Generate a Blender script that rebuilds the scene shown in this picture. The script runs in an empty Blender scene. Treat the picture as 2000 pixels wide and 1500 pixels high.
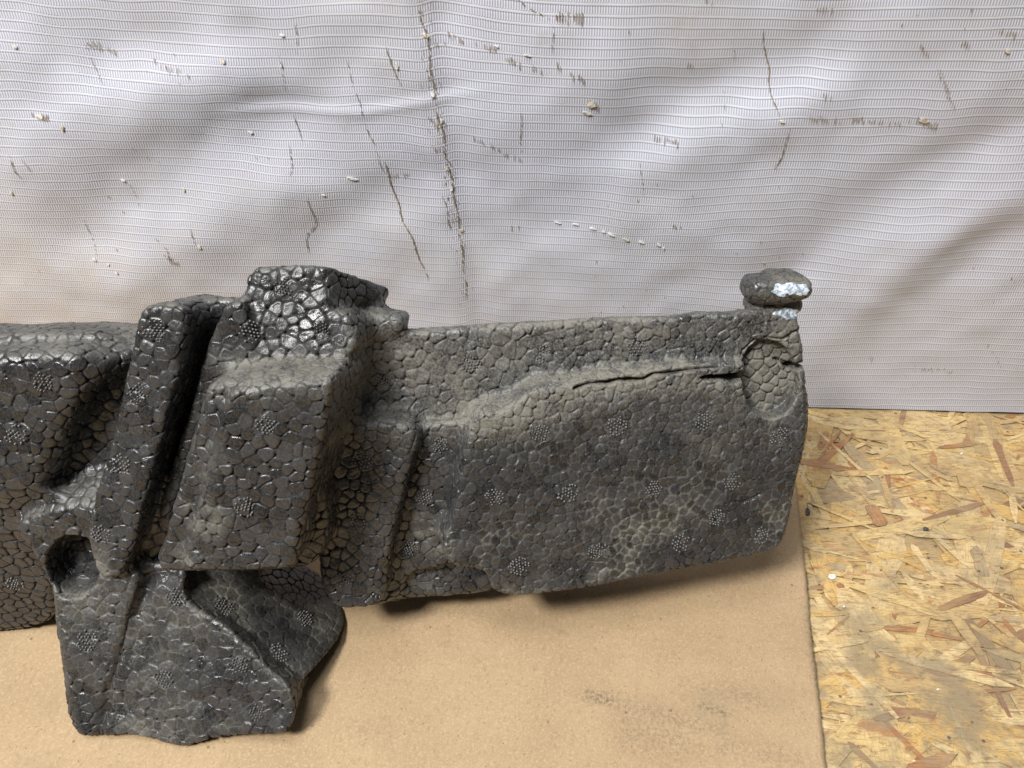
import bpy, math, random, time
import numpy as np
from mathutils import Vector, Matrix, kdtree
from mathutils.bvhtree import BVHTree

T0 = time.time()
R = math.radians
scene = bpy.context.scene
col = scene.collection
rng = np.random.default_rng(7)
random.seed(7)

# ------------------------------------------------------------------ camera
CAM_D, CAM_H, PITCH, YAW, FPX = 0.35, 0.314, 40.0, 2.3, 1510.0
cam_data = bpy.data.cameras.new("camera")
cam = bpy.data.objects.new("camera", cam_data)
col.objects.link(cam)
cam_data.sensor_width = 36.0
cam_data.lens = 36.0 * FPX / 2000.0
cam_data.clip_start = 0.01
cam_data.clip_end = 50.0
cam.location = (0.0, -CAM_D, CAM_H)
cam.rotation_euler = (R(90 - PITCH), 0.0, R(YAW))
scene.camera = cam

# ------------------------------------------------------------------ light
world = bpy.data.worlds.new("World")
scene.world = world
world.use_nodes = True
bg = world.node_tree.nodes["Background"]
bg.inputs[0].default_value = (0.80, 0.90, 1.0, 1)
bg.inputs[1].default_value = 0.075

def area(name, loc, target, sx, sy, power, color):
    L = bpy.data.lights.new(name, 'AREA')
    L.shape = 'RECTANGLE'
    L.size, L.size_y = sx, sy
    L.energy = power
    L.color = color
    o = bpy.data.objects.new(name, L)
    col.objects.link(o)
    o.location = loc
    o.rotation_euler = (Vector(target) - Vector(loc)).to_track_quat('-Z', 'Y').to_euler()
    return o
area("ceiling_lamp", (-0.66, -0.80, 1.36), (-0.02, -0.12, 0.08), 0.34, 0.22, 36.0, (1.0, 0.985, 0.97))
area("second_ceiling_lamp", (-0.30, -0.36, 1.60), (0.0, -0.1, 0.1), 0.8, 0.30, 17.0, (0.94, 0.965, 1.0))

vs = scene.view_settings
vs.view_transform = 'Standard'
vs.look = 'None'
vs.gamma = 1.0
vs.exposure = 0.0

# ------------------------------------------------------------------ helpers
def rot_matrix():
    return np.array(cam.rotation_euler.to_matrix())
RC = rot_matrix()
CP = np.array([0.0, -CAM_D, CAM_H])

def rays(px):
    px = np.asarray(px, float).reshape(-1, 2)
    d = np.stack([(px[:, 0] - 1000) / FPX, -(px[:, 1] - 750) / FPX, -np.ones(len(px))], 1)
    return d @ RC.T

def on_plane(px, point, normal):
    d = rays(px)
    t = ((np.asarray(point) - CP) @ normal) / (d @ normal)
    return CP + d * t[:, None]

def on_floor(px, z=0.0):
    return on_plane(px, np.array([0, 0, z]), np.array([0, 0, 1.0]))

def on_wall(px):
    return on_plane(px, np.array([0, 0, 0.0]), np.array([0, 1.0, 0]))

def hash3(ix, iy, iz, seed=0):
    h = (ix * 374761393 + iy * 668265263 + iz * 2147483647 + seed * 1274126177) & 0xFFFFFFFF
    h = ((h ^ (h >> 13)) * 1274126177) & 0xFFFFFFFF
    h = (h ^ (h >> 16)) & 0xFFFFFFFF
    return (h & 0xFFFFFF).astype(np.float64) / 0xFFFFFF

def vnoise(p, scale, seed=0):
    q = np.asarray(p, float) * scale
    i = np.floor(q).astype(np.int64)
    f = q - i
    f = f * f * (3 - 2 * f)
    out = np.zeros(len(q))
    for dx in (0, 1):
        for dy in (0, 1):
            for dz in (0, 1):
                w = (f[:, 0] if dx else 1 - f[:, 0]) * (f[:, 1] if dy else 1 - f[:, 1]) * (f[:, 2] if dz else 1 - f[:, 2])
                out += w * hash3(i[:, 0] + dx, i[:, 1] + dy, i[:, 2] + dz, seed)
    return out * 2 - 1

def fbm(p, scale, seed=0, octv=3):
    a, s, o = 1.0, scale, 0
    tot = 0
    for k in range(octv):
        o = o + a * vnoise(p, s, seed + k * 17)
        tot += a
        a *= 0.5
        s *= 2.1
    return o / tot

def mesh_np(name, verts, quads, mat=None, smooth=True):
    m = bpy.data.meshes.new(name)
    verts = np.asarray(verts, np.float32)
    quads = np.asarray(quads, np.int32)
    k = quads.shape[1]
    m.vertices.add(len(verts))
    m.vertices.foreach_set("co", verts.ravel())
    m.loops.add(quads.size)
    m.loops.foreach_set("vertex_index", quads.ravel())
    m.polygons.add(len(quads))
    m.polygons.foreach_set("loop_start", np.arange(0, quads.size, k, dtype=np.int32))
    m.update(calc_edges=True)
    m.polygons.foreach_set("use_smooth", np.full(len(quads), smooth, bool))
    m.validate()
    if mat:
        m.materials.append(mat)
    return m

def attr(m, name, data):
    a = m.attributes.new(name, 'FLOAT', 'POINT')
    a.data.foreach_set("value", np.asarray(data, np.float32))

def link(name, m, parent=None):
    o = bpy.data.objects.new(name, m)
    col.objects.link(o)
    if parent is not None:
        o.parent = parent
        o.matrix_parent_inverse = parent.matrix_world.inverted() if False else Matrix.Identity(4)
    return o

def tag(o, label=None, cat=None, group=None, kind=None):
    if label: o["label"] = label
    if cat: o["category"] = cat
    if group: o["group"] = group
    if kind: o["kind"] = kind
    return o

class NT:
    """tiny node-tree helper"""
    def __init__(s, name):
        s.m = bpy.data.materials.new(name)
        s.m.use_nodes = True
        s.t = s.m.node_tree
        s.b = s.t.nodes["Principled BSDF"]
    def n(s, typ, ins=None, **props):
        nd = s.t.nodes.new(typ)
        for k, v in props.items():
            setattr(nd, k, v)
        for k, v in (ins or {}).items():
            s.put(nd.inputs[k], v)
        return nd
    def put(s, sock, v):
        if isinstance(v, bpy.types.NodeSocket):
            s.t.links.new(v, sock)
        else:
            sock.default_value = v
    def math(s, op, a, b=0.0, c=0.0, clamp=False):
        nd = s.n('ShaderNodeMath', operation=op, use_clamp=clamp)
        s.put(nd.inputs[0], a); s.put(nd.inputs[1], b); s.put(nd.inputs[2], c)
        return nd.outputs[0]
    def ramp(s, v, lo, hi, a=0.0, b=1.0):
        nd = s.n('ShaderNodeMapRange', {0: v, 1: lo, 2: hi, 3: a, 4: b}, clamp=True)
        nd.interpolation_type = 'SMOOTHSTEP'
        return nd.outputs[0]
    def mix(s, f, a, b, blend='MIX'):
        nd = s.n('ShaderNodeMix', data_type='RGBA', blend_type=blend)
        s.put(nd.inputs[0], f); s.put(nd.inputs[6], a); s.put(nd.inputs[7], b)
        return nd.outputs[2]
    def noise(s, vec, scale, detail=3.0, rough=0.55, dist=0.0):
        nd = s.n('ShaderNodeTexNoise', {'Vector': vec, 'Scale': scale, 'Detail': detail, 'Roughness': rough, 'Distortion': dist})
        return nd.outputs['Fac']
    def attr(s, name):
        return s.n('ShaderNodeAttribute', attribute_name=name).outputs['Fac']
    def pos(s):
        return s.n('ShaderNodeNewGeometry').outputs['Position']
    def obj(s):
        return s.n('ShaderNodeTexCoord').outputs['Object']
    def mapping(s, vec, scale=(1, 1, 1), rot=(0, 0, 0), loc=(0, 0, 0)):
        nd = s.n('ShaderNodeMapping', {'Vector': vec, 'Location': loc, 'Rotation': rot, 'Scale': scale})
        return nd.outputs[0]
    def xyz(s, vec):
        nd = s.n('ShaderNodeSeparateXYZ', {0: vec})
        return nd.outputs[0], nd.outputs[1], nd.outputs[2]
    def vec(s, x, y, z):
        nd = s.n('ShaderNodeCombineXYZ', {0: x, 1: y, 2: z})
        return nd.outputs[0]
    def bump(s, h, strength=1.0, dist=0.001, normal=None):
        nd = s.n('ShaderNodeBump', {'Height': h, 'Strength': strength, 'Distance': dist})
        if normal is not None:
            s.put(nd.inputs['Normal'], normal)
        return nd.outputs[0]
    def set(s, **kw):
        for k, v in kw.items():
            s.put(s.b.inputs[k.replace('_', ' ')], v)
        return s.m

def rgb(r, g, b):
    return (r, g, b, 1.0)

# ------------------------------------------------------------------ materials
def mat_foam():
    t = NT("black_foam")
    p = t.pos()
    edge, bead, dust = t.attr("edge"), t.attr("bead"), t.attr("dust")
    wear = t.noise(p, 120.0, 4, 0.6)
    fine = t.noise(p, 1050.0, 4, 0.75)
    scr = t.noise(t.mapping(p, (2600, 260, 900), (0.4, 0.7, 0.3)), 1.0, 3, 0.6)
    base = t.mix(bead, rgb(0.0070, 0.0070, 0.0080), rgb(0.033, 0.0322, 0.0322))
    film = t.ramp(t.math('ADD', t.math('MULTIPLY', fine, 0.8), t.math('MULTIPLY', scr, 0.5)), 0.55, 0.80)
    base = t.mix(t.math('MULTIPLY', film, t.math('ADD', 0.17, t.math('MULTIPLY', t.attr("film"), 0.55))), base, rgb(0.150, 0.146, 0.140))
    d2 = t.math('MULTIPLY', dust, t.ramp(t.math('ADD', wear, t.math('MULTIPLY', t.math('SUBTRACT', fine, 0.5), 1.2)), 0.25, 0.60, 0.22, 1.0))
    base = t.mix(t.math('MINIMUM', d2, 0.95), base, rgb(0.172, 0.161, 0.132))
    rough = t.math('ADD', t.math('ADD', 0.25, t.math('MULTIPLY', dust, 0.5)), t.math('MULTIPLY', t.math('SUBTRACT', wear, 0.5), 0.50))
    rough = t.math('ADD', rough, t.math('MULTIPLY', bead, 0.12))
    seam = t.ramp(edge, 0.00014, 0.00046, 1.0, 0.0)   # unfused bead rims are rough and dull
    rough = t.math('MINIMUM', t.math('ADD', rough, t.math('MULTIPLY', seam, 0.55)), 0.95)
    spec = t.math('MULTIPLY', t.math('SUBTRACT', 1.0, t.math('MULTIPLY', seam, 0.75)), 0.72)  # specular lowered in the gaps, standing in for their occlusion
    h = t.math('ADD', t.math('MULTIPLY', fine, 0.6), t.math('MULTIPLY', scr, 0.6))
    mid = t.noise(p, 420.0, 3, 0.6)
    nb = t.bump(mid, 0.35, 0.0010)
    nb = t.bump(h, 0.5, 0.00030, nb)
    return t.set(Base_Color=base, Roughness=rough, Normal=nb, Specular_IOR_Level=spec)

def mat_vent():
    t = NT("vent_pins")
    p = t.pos()
    f = t.noise(p, 900, 2)
    return t.set(Base_Color=t.mix(f, rgb(0.04, 0.04, 0.038), rgb(0.17, 0.163, 0.152)), Roughness=0.32, Specular_IOR_Level=0.7)

def mat_paint():
    t = NT("smeared_paint")
    p = t.pos()
    f = t.ramp(t.noise(p, 520, 4, 0.65), 0.40, 0.62)
    c = t.mix(f, rgb(0.17, 0.21, 0.25), rgb(0.62, 0.68, 0.73))
    return t.set(Base_Color=c, Roughness=0.42, Normal=t.bump(t.noise(p, 900, 3), 0.5, 0.0006))

def mat_tarp(px, pz):
    t = NT("woven_tarp")
    p = t.obj()
    w = t.noise(p, 22.0, 2)
    uu, vv = t.attr("wx"), t.attr("wz")
    cx = t.math('FRACT', t.math('ADD', t.math('DIVIDE', uu, px), t.math('MULTIPLY', w, 1.5)))
    rz = t.math('FRACT', t.math('DIVIDE', vv, pz))
    rib = t.ramp(t.math('ABSOLUTE', t.math('SUBTRACT', cx, 0.5)), 0.14, 0.36, 1.0, 0.0)
    cord = t.ramp(t.math('ABSOLUTE', t.math('SUBTRACT', rz, 0.5)), 0.07, 0.17, 1.0, 0.0)
    under = t.ramp(t.math('ABSOLUTE', t.math('SUBTRACT', rz, 0.35)), 0.03, 0.085, 1.0, 0.0)
    big = t.noise(p, 9.0, 4, 0.6)
    grime = t.noise(p, 40.0, 5, 0.65)
    x, y, z = t.xyz(p)
    # grime tide plus painted cardboard bounce: dirtier, yellower near the floor at the left
    tide = t.math('MULTIPLY', t.ramp(z, 0.02, 0.20, 1.0, 0.0), t.ramp(x, -0.15, 0.16, 1.0, 0.15))
    c = t.mix(rib, rgb(0.43, 0.44, 0.50), rgb(0.66, 0.67, 0.745))
    c = t.mix(cord, c, rgb(0.665, 0.675, 0.735))
    c = t.mix(t.math('MULTIPLY', under, 0.75), c, rgb(0.25, 0.25, 0.28))  # shadow below each cord, painted as a dark line
    c = t.mix(t.math('MULTIPLY', t.ramp(big, 0.42, 0.72), 0.16), c, rgb(0.60, 0.53, 0.45))
    c = t.mix(t.math('MULTIPLY', tide, t.ramp(grime, 0.3, 0.65, 0.20, 0.50)), c, rgb(0.56, 0.47, 0.34))
    c = t.mix(t.math('MULTIPLY', t.ramp(grime, 0.58, 0.80), 0.30), c, rgb(0.36, 0.30, 0.23))
    # faint violet mottling
    pk = t.noise(t.mapping(p, (5, 5, 9), (0, 0.6, 0)), 1.0, 3)
    c = t.mix(t.math('MULTIPLY', t.ramp(pk, 0.52, 0.72), 0.10), c, rgb(0.52, 0.43, 0.50))
    h = t.math('MULTIPLY', rib, t.math('SUBTRACT', 1.0, cord))
    nb = t.bump(h, 0.7, 0.00035)
    nb = t.bump(t.noise(p, 900, 3), 0.15, 0.0004, nb)
    return t.set(Base_Color=c, Roughness=0.44, Normal=nb, Specular_IOR_Level=0.4)

def mat_plain(name, a, b, scale, rough=0.7, bump=0.3, dist=0.0004, stretch=(1, 1, 1), obj=False):
    t = NT(name)
    p = t.mapping(t.obj() if obj else t.pos(), stretch)
    f = t.ramp(t.noise(p, scale, 4, 0.6), 0.3, 0.7)
    return t.set(Base_Color=t.mix(f, rgb(*a), rgb(*b)), Roughness=rough, Normal=t.bump(t.noise(p, scale * 1.5, 4), bump, dist))

def mat_cardboard():
    t = NT("brown_cardboard")
    p = t.pos()
    n1 = t.noise(p, 30, 5, 0.6)
    fib = t.noise(t.mapping(p, (760, 420, 500)), 1.0, 5, 0.75)
    fin = t.noise(p, 1000, 3, 0.8)
    c = t.mix(t.ramp(n1, 0.3, 0.7), rgb(0.345, 0.243, 0.136), rgb(0.388, 0.276, 0.156))
    c = t.mix(t.math('MULTIPLY', t.ramp(fib, 0.50, 0.64), 0.42), c, rgb(0.25, 0.155, 0.080))
    c = t.mix(t.math('MULTIPLY', t.ramp(fin, 0.50, 0.64), 0.42), c, rgb(0.56, 0.41, 0.25))
    v = t.n('ShaderNodeTexVoronoi', {'Vector': p, 'Scale': 330.0, 'Randomness': 1.0})
    sp = t.math('MULTIPLY', t.ramp(v.outputs['Distance'], 0.06, 0.14, 1.0, 0.0), t.ramp(t.n('ShaderNodeSeparateColor', {0: v.outputs['Color']}).outputs[0], 0.52, 0.58))
    c = t.mix(t.math('MULTIPLY', sp, 0.70), c, rgb(0.14, 0.08, 0.04))
    v2 = t.n('ShaderNodeTexVoronoi', {'Vector': p, 'Scale': 95.0, 'Randomness': 1.0})
    sp2 = t.math('MULTIPLY', t.ramp(v2.outputs['Distance'], 0.03, 0.085, 1.0, 0.0), t.ramp(t.n('ShaderNodeSeparateColor', {0: v2.outputs['Color']}).outputs[0], 0.58, 0.62))
    c = t.mix(t.math('MULTIPLY', sp2, 0.8), c, rgb(0.13, 0.09, 0.055))
    sc = t.noise(t.mapping(p, (55, 700, 60), (0, 0, 0.5)), 1.0, 4, 0.6, 0.8)
    c = t.mix(t.ramp(sc, 0.66, 0.74, 0.0, 0.45), c, rgb(0.24, 0.165, 0.09))
    sc2 = t.noise(p, 14, 5, 0.65)
    c = t.mix(t.ramp(sc2, 0.54, 0.72, 0.0, 0.32), c, rgb(0.235, 0.175, 0.105))
    smudge = t.attr("smudge")
    sm = t.math('MULTIPLY', smudge, t.ramp(t.noise(p, 620, 4, 0.7), 0.40, 0.62))
    c = t.mix(sm, c, rgb(0.13, 0.10, 0.065))
    line = t.math('SINE', t.math('MULTIPLY', t.xyz(p)[0], 2 * math.pi / 0.0072))
    h = t.math('ADD', t.math('MULTIPLY', fib, 0.5), t.math('MULTIPLY', line, 0.05))
    return t.set(Base_Color=c, Roughness=0.72, Normal=t.bump(h, 0.22, 0.0004), Specular_IOR_Level=0.3)

def mat_osb(i, a, b, dark):
    """strand wood: grain along the strand's own x axis"""
    t = NT("strand_wood_%s" % ["pale", "straw", "tan", "honey", "rust", "umber", "grey"][i])
    ob = t.n('ShaderNodeObjectInfo')
    p = t.n('ShaderNodeVectorMath', {0: t.obj(), 1: ob.outputs['Location']}, operation='ADD').outputs[0]
    rnd = ob.outputs['Random']
    g = t.noise(t.mapping(t.obj(), (45, 620, 45)), t.math('ADD', 1.0, t.math('MULTIPLY', rnd, 0.6)), 5, 0.65, 0.6)
    g2 = t.noise(t.mapping(t.obj(), (160, 2400, 160)), 1.0, 3, 0.6)
    wp = t.pos()
    dirt = t.noise(wp, 42, 6, 0.68)
    c = t.mix(t.ramp(g, 0.28, 0.72), rgb(*a), rgb(*b))
    c = t.mix(t.math('MULTIPLY', t.ramp(g2, 0.48, 0.66), 0.70), c, rgb(*dark))
    c = t.mix(t.math('MULTIPLY', rnd, 0.30), c, rgb(a[0] * .65, a[1] * .6, a[2] * .55))
    wn = t.noise(t.mapping(t.pos(), (28, 70, 28), (0, 0, 0.25)), 1.0, 5, 0.65, 0.8)
    c = t.mix(t.ramp(wn, 0.42, 0.66, 0.0, 0.35), c, rgb(0.50, 0.365, 0.165))
    wl = t.noise(t.mapping(t.pos(), (90, 900, 90), (0, 0, 0.15)), 1.0, 4, 0.65, 1.2)
    c = t.mix(t.ramp(wl, 0.54, 0.66, 0.0, 0.62), c, rgb(0.23, 0.115, 0.045))
    rd = t.noise(t.mapping(t.pos(), (34, 120, 34), (0, 0, -0.35)), 1.0, 5, 0.6, 1.5)
    c = t.mix(t.ramp(rd, 0.57, 0.68, 0.0, 0.72), c, rgb(0.31, 0.125, 0.050))
    # trodden-in grey grime, specks
    x, y, z = t.xyz(wp)
    far = t.ramp(y, -0.20, -0.06, 1.0, 0.45)
    c = t.mix(t.math('MULTIPLY', t.ramp(dirt, 0.42, 0.62), t.math('MULTIPLY', far, 0.85)), c, rgb(0.235, 0.185, 0.115))
    fl = t.noise(t.mapping(wp, (180, 330, 200), (0, 0, 0.3)), 1.0, 6, 0.78)
    c = t.mix(t.math('MULTIPLY', t.ramp(fl, 0.50, 0.66), 0.78), c, rgb(0.20, 0.13, 0.065))
    v = t.n('ShaderNodeTexVoronoi', {'Vector': wp, 'Scale': 150.0, 'Randomness': 1.0})
    sp = t.math('MULTIPLY', t.ramp(v.outputs['Distance'], 0.07, 0.16, 1.0, 0.0), t.ramp(t.n('ShaderNodeSeparateColor', {0: v.outputs['Color']}).outputs[0], 0.60, 0.64))
    c = t.mix(t.math('MULTIPLY', sp, 0.85), c, rgb(0.06, 0.05, 0.04))
    h = t.math('ADD', t.math('MULTIPLY', g, 0.7), t.math('MULTIPLY', fl, 0.5))
    return t.set(Base_Color=c, Roughness=t.math('ADD', 0.38, t.math('MULTIPLY', dirt, 0.3)), Normal=t.bump(h, 0.5, 0.0006), Specular_IOR_Level=0.45)

M_FOAM, M_VENT, M_PAINT = mat_foam(), mat_vent(), mat_paint()
PX, PZ = 0.00122, 0.00435
M_TARP = mat_tarp(PX, PZ)
M_TEAR = mat_plain("dirty_tear", (0.13, 0.095, 0.060), (0.33, 0.26, 0.17), 700, 0.8)
M_TICK = mat_plain("ingrained_dirt", (0.15, 0.105, 0.062), (0.36, 0.28, 0.19), 500, 0.8)
M_CHIP = mat_plain("white_chip", (0.55, 0.53, 0.48), (0.78, 0.77, 0.75), 600, 0.45)
M_LIP = mat_plain("soiled_film", (0.44, 0.36, 0.24), (0.74, 0.70, 0.62), 420, 0.5)
M_CARD = mat_cardboard()
OSB = [
    ((0.60, 0.44, 0.215), (0.70, 0.54, 0.29), (0.36, 0.22, 0.085)),
    ((0.56, 0.40, 0.165), (0.66, 0.49, 0.23), (0.33, 0.18, 0.06)),
    ((0.46, 0.31, 0.135), (0.57, 0.41, 0.19), (0.26, 0.14, 0.05)),
    ((0.53, 0.34, 0.115), (0.63, 0.43, 0.16), (0.30, 0.13, 0.04)),
    ((0.27, 0.105, 0.042), (0.46, 0.23, 0.095), (0.13, 0.045, 0.02)),
    ((0.20, 0.095, 0.055), (0.34, 0.19, 0.105), (0.09, 0.04, 0.025)),
    ((0.33, 0.25, 0.145), (0.43, 0.33, 0.20), (0.19, 0.13, 0.07)),
]
M_OSB = [mat_osb(i, *c) for i, c in enumerate(OSB)]

# ------------------------------------------------------------------ floor (strand board)
def base_floor():
    n = 60
    xs = np.linspace(-1.6, 1.6, n); ys = np.linspace(-1.8, 0.6, n)
    X, Y = np.meshgrid(xs, ys, indexing='ij')
    V = np.stack([X.ravel(), Y.ravel(), np.full(n * n, -0.0016)], 1)
    i = np.arange(n * n).reshape(n, n)
    Q = np.stack([i[:-1, :-1], i[1:, :-1], i[1:, 1:], i[:-1, 1:]], -1).reshape(-1, 4)
    return link("floor", mesh_np("floor", V, Q, M_OSB[2]))
floor = tag(base_floor(), "worn strand board floor of pressed yellow and rust wood flakes", None, None, "structure")

STRAND_MESH = []
def strand_mesh(L, W, seed, mat):
    r = random.Random(seed)
    n = 7
    top, bot = [], []
    bow = r.uniform(-0.10, 0.10) * W
    for k in range(n):
        f = k / (n - 1)
        x = (f - 0.5) * L
        yy = bow * math.sin(f * math.pi)
        wdt = W * (0.5 + r.uniform(-0.09, 0.06))
        if k in (0, n - 1):
            wdt *= r.uniform(0.15, 0.85)
        j = r.uniform(-0.10, 0.10) * W
        top.append((x + r.uniform(-.02, .02) * L, yy + wdt + j))
        bot.append((x + r.uniform(-.02, .02) * L, yy - wdt + j))
    th = 0.0005
    V, F = [], []
    for (x, y) in top: V.append((x, y, 0))
    for (x, y) in bot: V.append((x, y, 0))
    for (x, y) in top: V.append((x * 1.002, y + .0001, -th))
    for (x, y) in bot: V.append((x * 1.002, y - .0001, -th))
    for k in range(n - 1):
        F.append((n + k, n + k + 1, k + 1, k))
        F.append((k, k + 1, 2 * n + k + 1, 2 * n + k))
        F.append((n + k + 1, n + k, 3 * n + k, 3 * n + k + 1))
    F.append((0, 2 * n, 3 * n, n)); F.append((n - 1, 2 * n - 1, 4 * n - 1, 3 * n - 1))
    return mesh_np("wood_strand", V, F, mat, False)

def scatter_strands():
    pool = {}
    n = 294
    weights = [0.22, 0.20, 0.15, 0.14, 0.14, 0.08, 0.07]
    for k in range(n):
        mi = random.choices(range(7), weights)[0]
        vi = random.randrange(5)
        if (mi, vi) not in pool:
            small = mi in (4, 5)
            L = random.uniform(0.012, 0.040) if small else random.uniform(0.034, 0.090)
            W = random.uniform(0.0018, 0.0075) if small else random.uniform(0.005, 0.019)
            pool[(mi, vi)] = strand_mesh(L, W, mi * 10 + vi, M_OSB[mi])
        o = link("wood_strand", pool[(mi, vi)], floor)
        x = random.uniform(0.085, 0.335); y = random.uniform(-0.275, 0.012)
        o.location = (x, y, -0.0012 + 0.0012 * k / n)
        ang = random.choice([0, 0, 0, 1.57, 1.57]) + random.gauss(0, 0.42)
        o.rotation_euler = (random.gauss(0, 0.004), random.gauss(0, 0.003), ang)
        s = random.uniform(0.8, 1.15)
        o.scale = (s, s * random.uniform(0.75, 1.2), 1)
    # the many narrow slivers between them, joined
    r = random.Random(91)
    V, F, MI = [], [], []
    for k in range(650):
        L = r.uniform(0.010, 0.055); W = r.uniform(0.0010, 0.0060)
        cx, cy = r.uniform(0.085, 0.335), r.uniform(-0.275, 0.012)
        a = r.choice([0, 0, 0, 1.57, 1.57]) + r.gauss(0, 0.45)
        z = -0.0010 + 0.00135 * (k + 0.5) / 650
        ca, sa = math.cos(a), math.sin(a)
        b = len(V)
        prof = [(-.5, r.uniform(0, .2)), (-.3, r.uniform(.3, .5)), (.1, r.uniform(.35, .5)), (.35, r.uniform(.25, .5)), (.5, r.uniform(0, .25))]
        for sx, sw in prof:
            for sg in (1, -1):
                px_, py_ = sx * L, sg * sw * W + r.uniform(-.05, .05) * W
                V.append((cx + px_ * ca - py_ * sa, cy + px_ * sa + py_ * ca, z))
        for q in range(4):
            F.append((b + 2 * q, b + 2 * q + 1, b + 2 * q + 3, b + 2 * q + 2)); MI.append(r.choices(range(7), [.24, .20, .15, .14, .14, .08, .05])[0] if q == 0 else MI[-1])
    m = mesh_np("wood_slivers", V, F, None, False)
    for mm in M_OSB: m.materials.append(mm)
    m.polygons.foreach_set("material_index", np.array(MI, np.int32))
    tag(link("wood_slivers", m, floor), kind="stuff")
    # the strands one can pick out in the picture
    for kk, (a, b, wd, mi) in enumerate([((1955, 1010), (1918, 1180), 0.0078, 0), ((1725, 805), (1772, 905), 0.0100, 1),
                           ((1700, 985), (1725, 1025), 0.0075, 4), ((1905, 1065), (1925, 1125), 0.0060, 6),
                           ((1835, 1190), (1930, 1155), 0.0035, 5)]):
        pa, pb = on_floor([a, b], 0.0006)
        c = (pa + pb) / 2
        o = link("wood_strand", strand_mesh(float(np.linalg.norm(pb - pa)), wd, int(a[0]), M_OSB[mi]), floor)
        o.location = (c[0], c[1], 0.0002 + 0.00005 * kk)
        o.rotation_euler = (0, 0, math.atan2(pb[1] - pa[1], pb[0] - pa[0]))
scatter_strands()

# ------------------------------------------------------------------ cardboard sheet
CARD_T = 0.0032
def build_cardboard():
    e = on_floor([(1613, 1500), (1556, 950)], CARD_T)
    dirv = (e[1] - e[0]) / np.linalg.norm((e[1] - e[0])[:2])
    y0, y1 = -0.36, -0.012
    ny, nx = 220, 240
    ys = np.linspace(y0, y1, ny)
    xr = e[0][0] + (ys - e[0][1]) * dirv[0] / dirv[1]
    jag = 0.00025 * vnoise(np.stack([ys, ys * 0, ys * 0], 1), 620, 3) + 0.0003 * vnoise(np.stack([ys, ys * 0, ys * 0], 1), 40, 5)
    xr = xr + jag
    f = np.linspace(0, 1, nx) ** 0.8
    X = -0.46 + (xr[None, :] + 0.46) * f[:, None]
    Y = np.repeat(ys[None, :], nx, 0)
    P = np.stack([X.ravel(), Y.ravel(), np.zeros(X.size)], 1)
    Z = CARD_T + 0.00035 * fbm(P, 10, 9).reshape(nx, ny)
    Z = Z - 0.0003 * np.exp(-((xr[None, :] - X) / 0.0008) ** 2)
    top = np.stack([X, Y, Z], -1).reshape(-1, 3)
    i = np.arange(nx * ny).reshape(nx, ny)
    Q = [np.stack([i[:-1, :-1], i[1:, :-1], i[1:, 1:], i[:-1, 1:]], -1).reshape(-1, 4)]
    ring = np.concatenate([i[:, 0], i[-1, 1:], i[-2::-1, -1], i[0, -2:0:-1]])
    bot = top[ring].copy(); bot[:, 2] = 0.0008
    bi = np.arange(len(ring)) + len(top)
    Q.append(np.stack([ring, bi, np.roll(bi, -1), np.roll(ring, -1)], -1))
    m = mesh_np("cardboard_sheet", np.concatenate([top, bot]), np.concatenate(Q), M_CARD)
    S = np.zeros(len(top) + len(bot))
    def blob(pts, rad, amp):
        q = on_floor(pts, CARD_T)
        for a, b in zip(q[:-1], q[1:]):
            ab = (b - a)[:2]
            tt = np.clip(((top[:, :2] - a[:2]) @ ab) / (ab @ ab), 0, 1)
            dd = np.linalg.norm(top[:, :2] - a[:2] - tt[:, None] * ab, axis=1)
            S[:len(top)] = np.maximum(S[:len(top)], amp * np.exp(-(dd / rad) ** 2))
    blob([(1150, 1358), (1190, 1368)], 0.0030, 0.95)
    blob([(1200, 1372), (1290, 1400), (1400, 1425)], 0.0050, 0.42)
    blob([(1370, 1378), (1415, 1392)], 0.0022, 0.75)
    blob([(1230, 1420), (1330, 1450)], 0.009, 0.40)
    blob([(1340, 1340), (1480, 1365)], 0.006, 0.30)
    blob([(1420, 1460), (1560, 1490)], 0.006, 0.32)
    blob([(700, 1420), (760, 1440)], 0.004, 0.22)
    blob([(1570, 1180), (1600, 1360)], 0.0016, 0.5)
    attr(m, "smudge", S)
    return link("cardboard_sheet", m)
card = tag(build_cardboard(), "flat sheet of plain brown cardboard under the black foam piece", "cardboard")

# ------------------------------------------------------------------ tarp
def wall_uv(pts):
    q = on_wall(pts)
    return q[:, 0], q[:, 2]

def seg_dist(X, Z, pts):
    """distance and signed side to a polyline given in picture points on the wall plane"""
    px, pz = wall_uv(pts)
    best = np.full(X.shape, 1e9); side = np.zeros(X.shape); tot = np.zeros(X.shape)
    n = len(px) - 1
    for k in range(n):
        ax, az, bx, bz = px[k], pz[k], px[k + 1], pz[k + 1]
        dx, dz = bx - ax, bz - az
        t = np.clip(((X - ax) * dx + (Z - az) * dz) / (dx * dx + dz * dz), 0, 1)
        d = np.hypot(X - ax - t * dx, Z - az - t * dz)
        s = ((X - ax) * dz - (Z - az) * dx) / math.hypot(dx, dz)
        upd = d < best
        best = np.where(upd, d, best); side = np.where(upd, s, side); tot = np.where(upd, (k + t) / n, tot)
    return best, side, tot

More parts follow.
